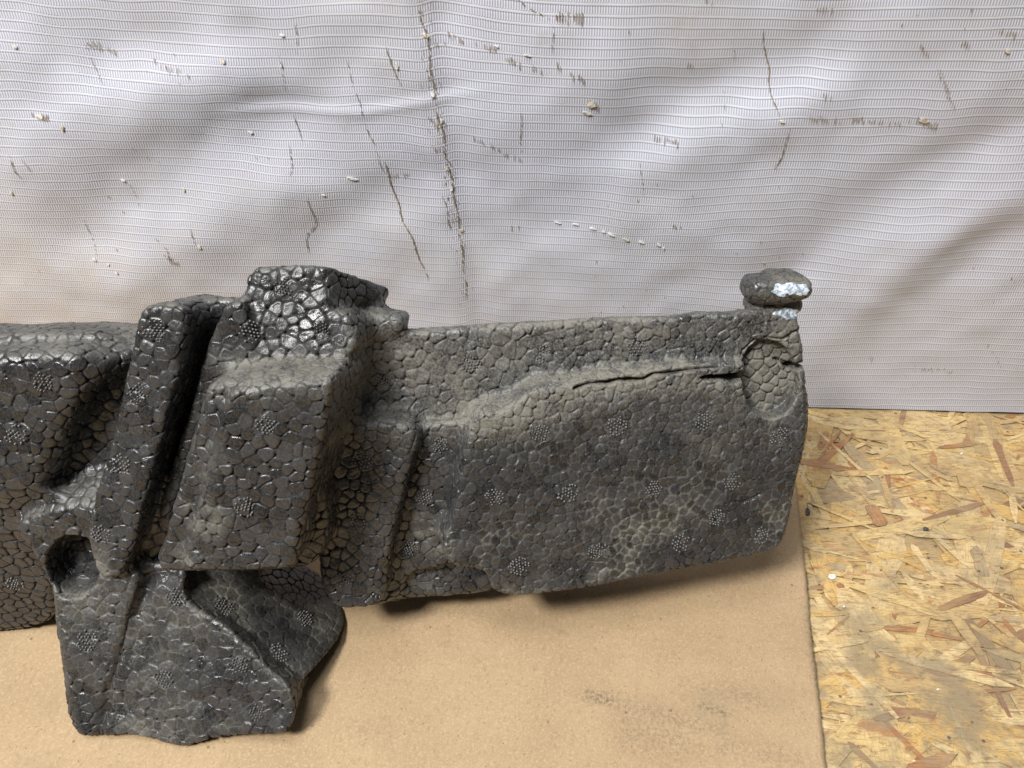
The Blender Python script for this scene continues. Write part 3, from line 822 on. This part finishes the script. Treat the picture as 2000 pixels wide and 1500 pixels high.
VOX = 0.00076
TOPD = -0.24   # top faces fall away towards the back
def build_field():
    allp = []
    prims = []
    for part, poly, w, back, dr, rd, fil, *clip in PRIMS:
        wpl = (w, 0, 0) if np.isscalar(w) else w
        q = px_uvw(poly, wpl)
        P = chaikin(q[:, :2], 1 if part == 'wedge_block' else 2)
        prims.append((part, P, wpl, back, dr, rd, fil, clip))
        allp.append(P if not clip else P[P[:, 1] < P[:, 1].min() + 0.03])
    A = np.concatenate(allp)
    lo = np.array([max(A[:, 0].min() - 0.015, -0.226), A[:, 1].min() - 0.014, -0.034])
    hi = np.array([A[:, 0].max() + 0.016, A[:, 1].max() + 0.022, 0.056])
    n = np.ceil((hi - lo) / VOX).astype(int) + 1
    us, vv, wsx = [np.float32(lo[k] + VOX * np.arange(n[k])) for k in range(3)]
    D = np.full(n, 0.02, np.float32)
    ID = np.zeros(n, np.uint8)
    W = wsx[None, None, :]
    for part, P, wpl, back, dr, rd, fil, clip in prims:
        dside, dtop, dbot = dr if isinstance(dr, tuple) else (dr, TOPD, dr)
        mg = 0.010 + max(max(dside) if isinstance(dside, tuple) else dside, dbot) * 0.05
        a0, b0 = P.min(0) - mg, P.max(0) + mg
        i0, i1 = np.clip(((np.array([a0[0], b0[0]]) - lo[0]) / VOX).astype(int), 0, n[0])
        j0, j1 = np.clip(((np.array([a0[1], b0[1]]) - lo[1]) / VOX).astype(int), 0, n[1])
        U2, V2 = np.meshgrid(us[i0:i1], vv[j0:j1], indexing='ij')
        s2 = sd_poly(U2, V2, P).astype(np.float32)
        pts = np.stack([U2.ravel(), V2.ravel(), np.zeros(U2.size)], 1)
        wob = (0.0005 * vnoise(pts, 90, 5)).reshape(U2.shape).astype(np.float32)
        if part == "CUT":
            cut = np.maximum(s2[:, :, None], np.float32(back) + (U2 * 0 + (V2 - V2.max()) * -0.12)[:, :, None].astype(np.float32) - W)
            D[i0:i1, j0:j1] = smax(D[i0:i1, j0:j1], -cut, np.float32(rd))
            continue
        s2 = s2 + wob
        w0 = (wpl[0] + wpl[1] * U2 + wpl[2] * V2).astype(np.float32) + 1.4 * wob
        gu, gv = np.gradient(s2 - wob, VOX)
        gu, gv = blur(gu, 6), blur(gv, 6)
        gl = np.sqrt(gu * gu + gv * gv) + 1e-6
        gu, gv = gu / gl, gv / gl
        dl, dr_ = dside if isinstance(dside, tuple) else (dside, dside)
        tw = np.clip((gv - 0.08) / 0.35, 0, 1); bw = np.clip((-gv - 0.08) / 0.35, 0, 1)
        de = np.where(gu > 0, dr_, dl) * (1 - tw - bw) + dtop * tw + dbot * bw
        de = blur(de, 4).astype(np.float32)
        side = (s2[:, :, None] - de[:, :, None] * np.maximum(w0[:, :, None] - W, 0)) / np.sqrt(1 + de * de)[:, :, None]
        d = smax(side, W - w0[:, :, None], np.float32(rd))
        if clip:
            q = np.array([px_uvw([(x, y)], w_)[0] for x, y, w_ in clip[0]])
            nn = np.cross(q[1] - q[0], q[2] - q[0]); nn /= np.linalg.norm(nn)
            if nn[1] < 0: nn = -nn
            pl = (U2[:, :, None] - q[0][0]) * nn[0] + (V2[:, :, None] - q[0][1]) * nn[1] + (W - q[0][2]) * nn[2]
            rag = (0.0010 * np.maximum(vnoise(pts, 330, 6), 0)).reshape(U2.shape)[:, :, None] * np.clip((-W - 0.002) / 0.006, 0, 1)
            d = smax(d, (pl + rag).astype(np.float32), np.float32(0.0015))
        d = np.maximum(d, np.float32(back) - W).astype(np.float32)
        cur = D[i0:i1, j0:j1]
        idv = ID[i0:i1, j0:j1]
        idv[d < cur] = PID[part]
        D[i0:i1, j0:j1] = smin(cur, d, np.float32(fil))
    # knob: a lumpy nub on a short neck at the far end of the top edge
    wk = -0.022
    def ell(c, rx, ry, rz, w, tilt=0.0):
        q = px_uvw([c], w)[0]
        ex = px_uvw([(c[0] + rx, c[1])], w)[0][0] - q[0]
        ey = q[1] - px_uvw([(c[0], c[1] + ry)], w)[0][1]
        UU = us[:, None, None] - np.float32(q[0]); VV = vv[None, :, None] - np.float32(q[1]); WW = W - np.float32(q[2])
        ca, sa = math.cos(tilt), math.sin(tilt)
        return (((np.abs((UU * ca + VV * sa) / ex) ** 3.6 + np.abs((-UU * sa + VV * ca) / ey) ** 2.6 + np.abs(WW / rz) ** 2.6) ** np.float32(0.36) - 1) * min(ex, ey, rz)).astype(np.float32)
    k = smin(ell((1513, 562), 60, 27, 0.010, wk, 0.10), ell((1545, 562), 34, 19, 0.0085, wk + 0.004, 0.05), np.float32(0.0015))
    k = smin(k, ell((1482, 558), 30, 21, 0.009, wk + 0.001), np.float32(0.0012))
    k = smin(k, ell((1522, 541), 34, 15, 0.007, wk - 0.004), np.float32(0.001))
    k = smin(k, ell((1508, 592), 54, 19, 0.009, wk - 0.005), np.float32(0.0006))
    ID[k < D] = PID["knob"]
    D = smin(D, k, np.float32(0.0008))
    for poly, w, rd in SUBS:
        wpl = (w, 0, 0) if np.isscalar(w) else w
        P = chaikin(px_uvw(poly, (wpl[0] + 0.003, wpl[1], wpl[2]))[:, :2], 1)
        a0, b0 = P.min(0) - 0.006, P.max(0) + 0.006
        i0, i1 = np.clip(((np.array([a0[0], b0[0]]) - lo[0]) / VOX).astype(int), 0, n[0])
        j0, j1 = np.clip(((np.array([a0[1], b0[1]]) - lo[1]) / VOX).astype(int), 0, n[1])
        U2, V2 = np.meshgrid(us[i0:i1], vv[j0:j1], indexing='ij')
        s2 = sd_poly(U2, V2, P).astype(np.float32)
        w0 = (wpl[0] + wpl[1] * U2 + wpl[2] * V2).astype(np.float32)
        cut = np.maximum(s2[:, :, None], w0[:, :, None] - W)
        D[i0:i1, j0:j1] = smax(D[i0:i1, j0:j1], -cut, np.float32(rd))
    # rests on the cardboard
    zw = (ORG[2] + us[:, None, None] * EU[2] + vv[None, :, None] * EV[2] + W * EN[2]).astype(np.float32)
    D = smax(D, np.float32(CARD_T + 0.0009) - zw, np.float32(0.003))
    for ax in range(3):
        sl = [slice(None)] * 3
        for e in (0, -1):
            sl[ax] = e
            D[tuple(sl)] = np.maximum(D[tuple(sl)], 0.0004)
    return D, ID, lo

def surface_nets(D, lo):
    S = D < 0
    nx, ny, nz = D.shape
    c = S[:-1, :-1, :-1].astype(np.uint8)
    tot = np.zeros((nx - 1, ny - 1, nz - 1), np.uint8)
    for dx in (0, 1):
        for dy in (0, 1):
            for dz in (0, 1):
                tot += S[dx:nx - 1 + dx, dy:ny - 1 + dy, dz:nz - 1 + dz]
    act = (tot > 0) & (tot < 8)
    I, J, K = np.nonzero(act)
    idx = np.full(act.shape, -1, np.int32)
    idx[I, J, K] = np.arange(len(I))
    corners = [(a, b, e) for a in (0, 1) for b in (0, 1) for e in (0, 1)]
    val = {cn: D[I + cn[0], J + cn[1], K + cn[2]] for cn in corners}
    acc = np.zeros((len(I), 3)); cnt = np.zeros(len(I))
    for cn in corners:
        for ax in range(3):
            if cn[ax] == 0:
                c2 = list(cn); c2[ax] = 1; c2 = tuple(c2)
                a, b = val[cn], val[c2]
                cr = (a < 0) != (b < 0)
                t = np.where(cr, a / np.where(cr, a - b, 1), 0)
                p = np.tile(np.array(cn, float), (len(I), 1)); p[:, ax] += t
                acc += p * cr[:, None]; cnt += cr
    V = np.stack([I, J, K], 1) + acc / cnt[:, None]
    V = lo + V * VOX
    Q = []
    for ax in range(3):
        sa = [slice(1, -1)] * 3; sb = [slice(1, -1)] * 3
        sa[ax] = slice(0, -1); sb[ax] = slice(1, None)
        A, B = S[tuple(sa)], S[tuple(sb)]
        for flip in (0, 1):
            m = (A & ~B) if not flip else (~A & B)
            ii = np.nonzero(m)
            off = [1, 1, 1]; off[ax] = 0
            p = [ii[k] + off[k] for k in range(3)]
            o1, o2 = [k for k in range(3) if k != ax]
            def g(d1, d2):
                q = list(p); q[o1] = q[o1] - d1; q[o2] = q[o2] - d2
                return idx[q[0], q[1], q[2]]
            q = np.stack([g(1, 1), g(0, 1), g(0, 0), g(1, 0)], 1)
            rev = (ax == 1) != bool(flip)
            Q.append(q[:, ::-1] if rev else q)
    return V, np.concatenate(Q)

D, ID, lo = build_field()
print("field", D.shape, round(time.time() - T0, 1))
V0, Q0 = surface_nets(D, lo)
print("nets", len(V0), len(Q0), round(time.time() - T0, 1))

# drop what only the unseen back shows, keep it coarse-free: refine once
m0 = mesh_np("tmp", V0, Q0)
o0 = bpy.data.objects.new("tmp", m0); col.objects.link(o0)
md = o0.modifiers.new("s", 'SUBSURF'); md.levels = 1; md.render_levels = 1
dg = bpy.context.evaluated_depsgraph_get()
ev = o0.evaluated_get(dg).to_mesh()
nv = len(ev.vertices)
V1 = np.empty(nv * 3, np.float32); ev.vertices.foreach_get("co", V1); V1 = V1.reshape(-1, 3).astype(float)
N1 = np.empty(nv * 3, np.float32); ev.vertices.foreach_get("normal", N1); N1 = N1.reshape(-1, 3).astype(float)
Q1 = np.empty(len(ev.loops), np.int32); ev.loops.foreach_get("vertex_index", Q1); Q1 = Q1.reshape(-1, 4)
o0.evaluated_get(dg).to_mesh_clear()
bpy.data.objects.remove(o0); bpy.data.meshes.remove(m0)
print("subdiv", nv, round(time.time() - T0, 1))

# --- bead seeds: dart throwing on the surface
def seeds(P, rbase):
    order = np.arange(len(P))
    cell = {}
    g = 0.0075
    out, rad = [], []
    PP = P[order]
    # finer beads on the lower end panel
    rr = rbase * rng.uniform(0.70, 1.25, len(P))
    q = px_uvw([(900, 820), (1250, 730), (1600, 730), (1600, 1150), (1000, 1190), (860, 1100)], wp)[:, :2]
    rr *= np.where(sd_poly(PP[:, 0], PP[:, 1], q) < 0, 0.80, 1.0)
    keys = np.floor(PP / g).astype(int)
    for k in range(len(PP)):
        x, y, z = PP[k]; kx, ky, kz = keys[k]; r = rr[k]
        ok = True
        for dx in (-1, 0, 1):
            for dy in (-1, 0, 1):
                for dz in (-1, 0, 1):
                    for (a, b, c, s) in cell.get((kx + dx, ky + dy, kz + dz), ()):
                        mn = 0.5 * (r + s)
                        if (a - x) ** 2 + (b - y) ** 2 + (c - z) ** 2 < mn * mn:
                            ok = False; break
                    if not ok: break
                if not ok: break
            if not ok: break
        if ok:
            cell.setdefault((kx, ky, kz), []).append((x, y, z, r))
            out.append((x, y, z)); rad.append(r)
    return np.array(out), np.array(rad)
sub = V0[rng.permutation(len(V0))[:90000]]
SP, SR = seeds(sub, 0.0038)
print("seeds", len(SP), round(time.time() - T0, 1))
kd = kdtree.KDTree(len(SP))
for k, s in enumerate(SP): kd.insert(s, k)
kd.balance()
warp = np.stack([vnoise(V1, 260, s) for s in (1, 2, 3)], 1) * 0.00055
QV = V1 + warp
I3 = np.empty((nv, 3), np.int32)
fn = kd.find_n
seen = (N1[:, 2] > -0.45) & (V1[:, 2] > lo[2] + 0.003)
I3[:] = np.arange(3)
for k, c in zip(np.nonzero(seen)[0].tolist(), QV[seen].tolist()):
    r3 = fn(c, 3)
    I3[k, 0] = r3[0][1]; I3[k, 1] = r3[1][1]; I3[k, 2] = r3[2][1]
print("kd", round(time.time() - T0, 1))
def bis(i, j):
    a, b = SP[I3[:, i]], SP[I3[:, j]]
    da = ((QV - a) ** 2).sum(1); db = ((QV - b) ** 2).sum(1)
    return (db - da) / (2 * np.linalg.norm(a - b, axis=1) + 1e-9)
e2, e3 = bis(0, 1), bis(0, 2)
edge = np.minimum(e2, e3)
k_ = 0.0007
hh = np.maximum(k_ - np.abs(e2 - e3), 0) / k_
edge = np.where(seen, np.maximum(edge - hh * hh * k_ * 0.25, 0), 0.002)
own = I3[:, 0]
brand = rng.random(len(SP))
bh = rng.normal(0, 0.00013, len(SP))
btilt = rng.normal(0, 0.060, (len(SP), 3))
prel = V1 - SP[own]
# region weights in the object's own plane
U, Vv, Wv = V1[:, 0], V1[:, 1], V1[:, 2]
def region(poly, w, soft):
    P = px_uvw(poly, w)[:, :2]
    d = sd_poly(U, Vv, P)
    return np.clip(0.5 - d / (2 * soft), 0, 1)
r_panel = region([(900, 860), (1200, 760), (1600, 760), (1600, 1150), (1000, 1190), (860, 1100)], wp, 0.006)
r_end = region([(1150, 600), (1600, 580), (1600, 900), (1150, 860)], ws, 0.012)
r_band = region([(700, 620), (1600, 560), (1600, 760), (1200, 770), (1000, 830), (690, 850)], ws, 0.006)
r_low = region([(620, 1040), (1600, 960), (1600, 1150), (640, 1230)], wp, 0.008)
r_foot = region([(60, 1040), (680, 1100), (680, 1500), (60, 1500)], 0.035, 0.010)

soft = 0.00055
groove = np.exp(-(edge / 0.00021) ** 2)
pillow = 1 - (1 - np.minimum(edge / 0.0015, 1)) ** 2.0
gapv = hash3(np.minimum(own, I3[:, 1]), np.maximum(own, I3[:, 1]), own * 0, 5)
depth = 0.18 + 1.15 * gapv ** 2
smoothness = 1 - 0.55 * r_panel - 0.25 * r_foot
disp = (0.00009 + 0.00009 * r_panel) * pillow - 0.00056 * groove * depth * smoothness + bh[own] * pillow + (btilt[own] * prel).sum(1)
disp += 0.00016 * vnoise(V1, 420, 8) + 0.00010 * vnoise(V1, 900, 9)
# voids where three beads meet
void = np.exp(-((np.maximum(e2, 0) + np.maximum(e3, 0)) / 0.00075) ** 2) * (hash3(np.sort(I3, 1)[:, 0], np.sort(I3, 1)[:, 1], np.sort(I3, 1)[:, 2], 9) > 0.62)
disp -= 0.0009 * void * (1 - 0.6 * r_panel)
# fissures
def poly_d(pts, w):
    P = px_uvw(pts, w)[:, :2]
    best = np.full(nv, 1e9)
    for a, b in zip(P[:-1], P[1:]):
        ab = b - a
        t = np.clip(((U - a[0]) * ab[0] + (Vv - a[1]) * ab[1]) / (ab @ ab), 0, 1)
        best = np.minimum(best, np.hypot(U - a[0] - t * ab[0], Vv - a[1] - t * ab[1]))
    return best
front = N1[:, 2] > 0.1
CRK = [([(1120, 738), (1150, 728), (1180, 731), (1202, 726), (1252, 727), (1270, 716), (1310, 713), (1350, 708), (1400, 704)], 0.0007, 0.0045),
       ([(1440, 712), (1470, 690)], 0.0007, 0.002), ([(1520, 708), (1545, 718), (1580, 702)], 0.0007, 0.002),
       ([(1450, 690), (1470, 668), (1500, 660), (1530, 662), (1560, 645)], 0.0006, 0.0016),
       ([(1405, 962), (1450, 958), (1475, 946)], 0.0005, 0.0007), ([(1372, 1066), (1400, 1074), (1425, 1074)], 0.0004, 0.0012),
       ([(1130, 1080), (1140, 1100), (1146, 1140)], 0.0004, 0.0014), ([(1536, 955), (1552, 960)], 0.0005, 0.0016), ([(725, 1135), (740, 1120), (752, 1128)], 0.0004, 0.0012)]
CRK = [c + (ws,) for c in CRK] + [([(288, 1135), (266, 1200), (243, 1300), (226, 1388)], 0.0021, 0.0026, 0.028)]
for pts, wd, dp, wpl_ in CRK:
    dd = np.abs(poly_d(pts, wpl_) + 0.0005 * vnoise(V1, 320, 4))
    disp -= dp * np.exp(-(dd / wd) ** 2) * front
SI = np.clip(np.round((SP - lo) / VOX).astype(int), 0, np.array(D.shape) - 1)
spart = ID[SI[:, 0], SI[:, 1], SI[:, 2]]
isw = spart[own] == PID["wedge_block"]
smooth_back = (Wv < -0.003) & (U < px_uvw([(815, 640)], 0.0)[0][0]) & (Vv > px_uvw([(700, 680)], 0.0)[0][1])
c_disc = px_uvw([(1498, 735)], ws)[0]
in_disc = np.hypot((U - c_disc[0]) * 1.25, Vv - c_disc[1]) < 0.0145
disp = np.where(in_disc, disp - 0.0006 * groove, disp)
disp = np.where(isw | (spart[own] == PID['ledge']) | smooth_back, disp * 0.35, disp) * seen
disp = np.where(spart[own] == PID['knob'], disp * 0.5, disp)
VF = V1 + N1 * disp[:, None]

# dust: settled on what faces up, caught between beads on the worn end
NW = N1[:, 0:1] * EU + N1[:, 1:2] * EV + N1[:, 2:3] * EN
up = NW[:, 2]
n1 = fbm(V1, 60, 61, 2); n2 = fbm(V1, 260, 62, 2)
dust = 0.50 * np.clip((up - 0.66) / 0.30, 0, 1) * np.clip(0.75 + 0.9 * n1, 0.15, 1)
rim = np.exp(-(edge / 0.00042) ** 2)
dust += r_panel * rim * np.clip(0.32 + 0.9 * n1, 0, 0.75) * (0.45 + 0.55 * r_low)
dust += r_band * np.clip(0.34 + 0.35 * n1 + 0.3 * n2, 0, 0.65)
dust += r_end * (1 - 0.7 * r_panel) * np.clip(0.10 + 0.4 * n1 + 0.3 * n2, 0, 0.55)
dust += r_low * np.clip(-0.06 + 0.5 * n1 + 0.4 * n2, 0, 0.45)
dust += r_foot * (rim * np.clip(0.20 + 0.6 * n1, 0, 0.6) + np.clip(0.05 + 0.4 * n1, 0, 0.3))
def patch(c, rad, w, amp, col_seed):
    q = px_uvw([c], w)[0]
    d = np.hypot(U - q[0], Vv - q[1])
    return amp * np.exp(-(d / rad) ** 2) * np.clip(0.6 + 1.2 * n2, 0, 1.2) * front
for c, rad, w, amp in [((875, 1085), 0.004, 0.008, 0.9), ((985, 1135), 0.006, 0.006, 0.9), ((1060, 1140), 0.006, 0.005, .6), ((365, 1095), 0.0045, 0.045, 1.0), ((395, 1010), 0.009, 0.045, 0.6), ((400, 900), 0.008, 0.045, .4),
                       ((190, 1115), 0.004, 0.034, 0.9), ((345, 1440), 0.008, 0.037, 0.7), ((300, 1425), 0.006, 0.037, .6), ((520, 1430), 0.008, 0.034, 0.6), ((830, 1040), 0.011, 0.006, 0.5), ((1500, 806), 0.006, -0.012, 0.7), ((1120, 1000), .02, .0, .15), ((1410, 850), .018, -.01, .22)]:
    dust += patch(c, rad, w, amp, int(c[0]))
# dusty corner line above the ledge of the end panel
dd = poly_d([(690, 806), (840, 800), (985, 790), (1030, 765), (1090, 748), (1250, 722)], ws)
dust += 0.75 * np.exp(-(dd / 0.0035) ** 2) * np.clip(0.7 + n1, 0.2, 1.2) * front
dust += 0.30 * np.exp(-(poly_d([(440, 712), (690, 704)], 0.022) / 0.006) ** 2)
dust = np.clip(dust, 0, 1)
film = np.clip(np.maximum(r_band, 0.55 * r_end) + 0.25 * n1 + 0.10 * (U > px_uvw([(700, 900)], 0.0)[0][0]) - 0.25 * r_panel, 0, 1)

r_disc = region([(1498 + 55 * math.cos(a), 735 + 70 * math.sin(a)) for a in np.linspace(0, 6.1, 20)], ws, 0.002)
dust = np.clip(dust + r_disc * np.clip(0.30 + 0.5 * n1, 0, 0.6), 0, 1)

# --- split along bead borders into parts
SI = np.clip(np.round((SP - lo) / VOX).astype(int), 0, np.array(D.shape) - 1)
spart = ID[SI[:, 0], SI[:, 1], SI[:, 2]]
# the unseen back keeps the coarse faces
nb = len(V0)
if len(Q1) == 4 * len(Q0) and np.abs(V1[:nb] - V0).max() < 0.002:
    sf = seen[Q1].any(1).reshape(-1, 4).any(1)
    Q1 = np.concatenate([Q1.reshape(-1, 4, 4)[sf].reshape(-1, 4), Q0[~sf]])
fpart = np.where(seen[Q1[:, 0]], spart[own[Q1[:, 0]]], PID['core_panel'])
absorber = bpy.data.objects.new("foam_absorber", None)
col.objects.link(absorber)
absorber.empty_display_size = 0.02
BASE = np.array([ORG[0] - 0.10, -0.20, CARD_T])
absorber.location = BASE
tag(absorber, "broken black moulded bead-foam bumper absorber lying on the cardboard in front of the tarp", "foam part")
WORLD = to_world(VF)
REL = WORLD - BASE
# true normals over the whole skin so that no seam shows between parts
LAB = {"support_foot": "foot plate with a slanting broken edge", "end_panel": "long dusty end panel split by a crack",
       "raised_block": "block standing proudest in the middle", "top_tab": "tab with a jagged torn top", "knob": "torn nub at the end of the top edge"}
for name in PARTS:
    fm = fpart == PID[name]
    if not fm.any(): continue
    q = Q1[fm]
    uq, inv = np.unique(q, return_inverse=True)
    m = mesh_np(name, REL[uq], inv.reshape(-1, 4), M_FOAM)
    attr(m, "edge", edge[uq]); attr(m, "bead", brand[own[uq]]); attr(m, "dust", dust[uq]); attr(m, "film", film[uq])
    o = link(name, m, absorber)
    if name in LAB: o["label"] = LAB[name]
print("faces", len(Q1)); print("parts", round(time.time() - T0, 1))

# --- vents: clusters of little pin heads, set on the skin
bvh = BVHTree.FromPolygons(to_world(V0).tolist(), Q0.tolist())
def hit(x, y):
    d = rays([(x, y)])[0]
    loc, nrm, i, t = bvh.ray_cast(Vector(CP), Vector(d / np.linalg.norm(d)))
    return loc, nrm
def vent_mesh(seed):
    r = random.Random(seed)
    V, F = [], []
    pts = []
    g = 0.00135
    for i in range(-4, 5):
        for j in range(-4, 5):
            x = (i + 0.5 * (j % 2)) * g + r.gauss(0, .00012); y = j * g * 0.87 + r.gauss(0, .00012)
            if math.hypot(x * r.uniform(.85, 1.2), y) < 0.0041 and r.random() < 0.80: pts.append((x, y))
    for (x, y) in pts:
        b = len(V); rr = 0.00044 * r.uniform(.8, 1.15)
        hgt = 0.00055 * r.uniform(.7, 1.3)
        for k in range(6):
            V.append((x + rr * math.cos(k * 1.047), y + rr * math.sin(k * 1.047), -0.0008))
        for k in range(6):
            V.append((x + .8 * rr * math.cos(k * 1.047), y + .8 * rr * math.sin(k * 1.047), hgt * 0.6))
        V.append((x, y, hgt))
        for k in range(6):
            k2 = (k + 1) % 6
            F.append((b + k, b + k2, b + 6 + k2)); F.append((b + k, b + 6 + k2, b + 6 + k)); F.append((b + 6 + k, b + 6 + k2, b + 12))
    return mesh_np("vent", V, F, M_VENT, True)
VM = [vent_mesh(s) for s in range(9)]
VENTS = [(300, 645), (268, 768), (235, 905), (197, 1043), (30, 848), (740, 735), (920, 712), (1055, 690), (1245, 675), (555, 560), (488, 648), (625, 645),
         (520, 830), (480, 990), (708, 900), (693, 1020), (672, 1130), (860, 870), (828, 970), (800, 1068), (965, 970), (1055, 845), (1110, 962), (1015, 1105), (1205, 830),
         (1165, 1075), (1375, 820), (1430, 940), (1275, 955), (1330, 1060), (1520, 850), (1487, 1045), (170, 1250), (320, 1322), (465, 1300), (505, 1390), (345, 1165),
         (440, 1185), (545, 1275), (595, 1208), (30, 1140), (1400, 1010), (85, 745)]
for k, (x, y) in enumerate(VENTS):
    loc, nrm = hit(x, y)
    if loc is None: continue
    o = link("vent", VM[k % 9], absorber)
    o.location = loc - Vector(BASE) + nrm * 0.00030
    o.rotation_euler = (nrm.to_track_quat('Z', 'Y') @ Vector((0, 0, 1)).rotation_difference(Vector((0, 0, 1)))).to_euler()
    o.rotation_euler = (nrm.to_track_quat('Z', 'Y').to_matrix() @ Matrix.Rotation(random.uniform(0, 6.28), 3, 'Z')).to_euler()
    o.scale = (random.uniform(.85, 1.12), random.uniform(.8, 1.1), random.uniform(.7, 1.1))

# --- paint smears on the nub and on the edge below it
def smear(outline, seed, swirl=None):
    P = np.array(outline, float)
    xs = np.arange(P[:, 0].min() - 2, P[:, 0].max() + 2, 1.5); ys = np.arange(P[:, 1].min() - 2, P[:, 1].max() + 2, 1.5)
    X, Y = np.meshgrid(xs, ys, indexing='ij')
    d = sd_poly(X, Y, P) + 3.0 * vnoise(np.stack([X.ravel(), Y.ravel(), X.ravel() * 0], 1), 0.16, seed).reshape(X.shape)
    idx = {}; V = []; F = []
    for i in range(len(xs)):
        for j in range(len(ys)):
            if d[i, j] < 0.6:
                loc, nrm = hit(xs[i], ys[j])
                if loc is None: continue
                t = 0.00026 + 0.00009 * min(1, max(0, -d[i, j]) / 5) * (0.6 + 0.8 * hash3(np.array([i // 3]), np.array([j // 2]), np.array([seed]))[0])
                if swirl:
                    t += 0.00035 * max(0, math.cos(math.hypot(xs[i] - swirl[0], (ys[j] - swirl[1]) * 1.4) * 0.55))
                idx[(i, j)] = len(V); V.append(np.array(loc + nrm * t) - BASE)
    for (i, j) in idx:
        k = [(i, j), (i + 1, j), (i + 1, j + 1), (i, j + 1)]
        if all(q in idx for q in k):
            pts = [V[idx[q]] for q in k]
            if max(np.linalg.norm(pts[0] - p) for p in pts) < 0.003:
                F.append([idx[q] for q in k][::-1])
    o = link("paint_smear", mesh_np("paint_smear", V, F, M_PAINT), absorber)
    return o
s1 = smear([(1506, 570), (1516, 556), (1545, 552), (1573, 556), (1580, 567), (1571, 577), (1542, 575), (1520, 581)], 3)
s1["label"] = "thick pale smear across the front of the torn nub"
s2 = smear([(1503, 613), (1520, 606), (1538, 600), (1556, 604), (1562, 620), (1546, 627), (1525, 621)], 5, (1546, 612))
s2["label"] = "pale swirled smear on the top edge under the nub"

# ------------------------------------------------------------------ loose chips on the floor
FCH = [(1625, 1127, 16, 12, "white paint chip on the strand board just right of the cardboard edge"),
       (1832, 1347, 7, 5, "small white speck on the strand board at the lower right of the floor"),
       (1648, 1185, 6, 4, "tiny white speck on the floor below the largest white chip"),
       (1878, 886, 6, 5, "small white speck near the foot of the tarp"),
       (1808, 1033, 14, 9, "small dark crumb on the pale part of the strand board"),
       (1577, 1000, 12, 16, "dark crumb on the floor beside the cardboard corner under the foam end")]
M_CRUMB = mat_plain("dark_crumb", (0.035, 0.033, 0.03), (0.10, 0.09, 0.075), 600, 0.8)
for k, (x, y, w, h, lab) in enumerate(FCH):
    r = np.random.default_rng(300 + k)
    n = 8
    ang = np.linspace(0, 2 * math.pi, n, endpoint=False)
    P = [(x + .5 * w * math.cos(a) * q, y + .5 * h * math.sin(a) * q) for a, q in zip(ang, r.uniform(.6, 1.1, n))]
    pts = on_floor(P, 0.0006)
    dark = "dark" in lab
    o = link("crumb" if dark else "paint_chip", chip_mesh("chip", pts, M_CRUMB if dark else M_CHIP, 0.0001, k, 0.00035, wall=False))
    tag(o, lab, "crumb" if dark else "paint chip")

print("done", round(time.time() - T0, 1))
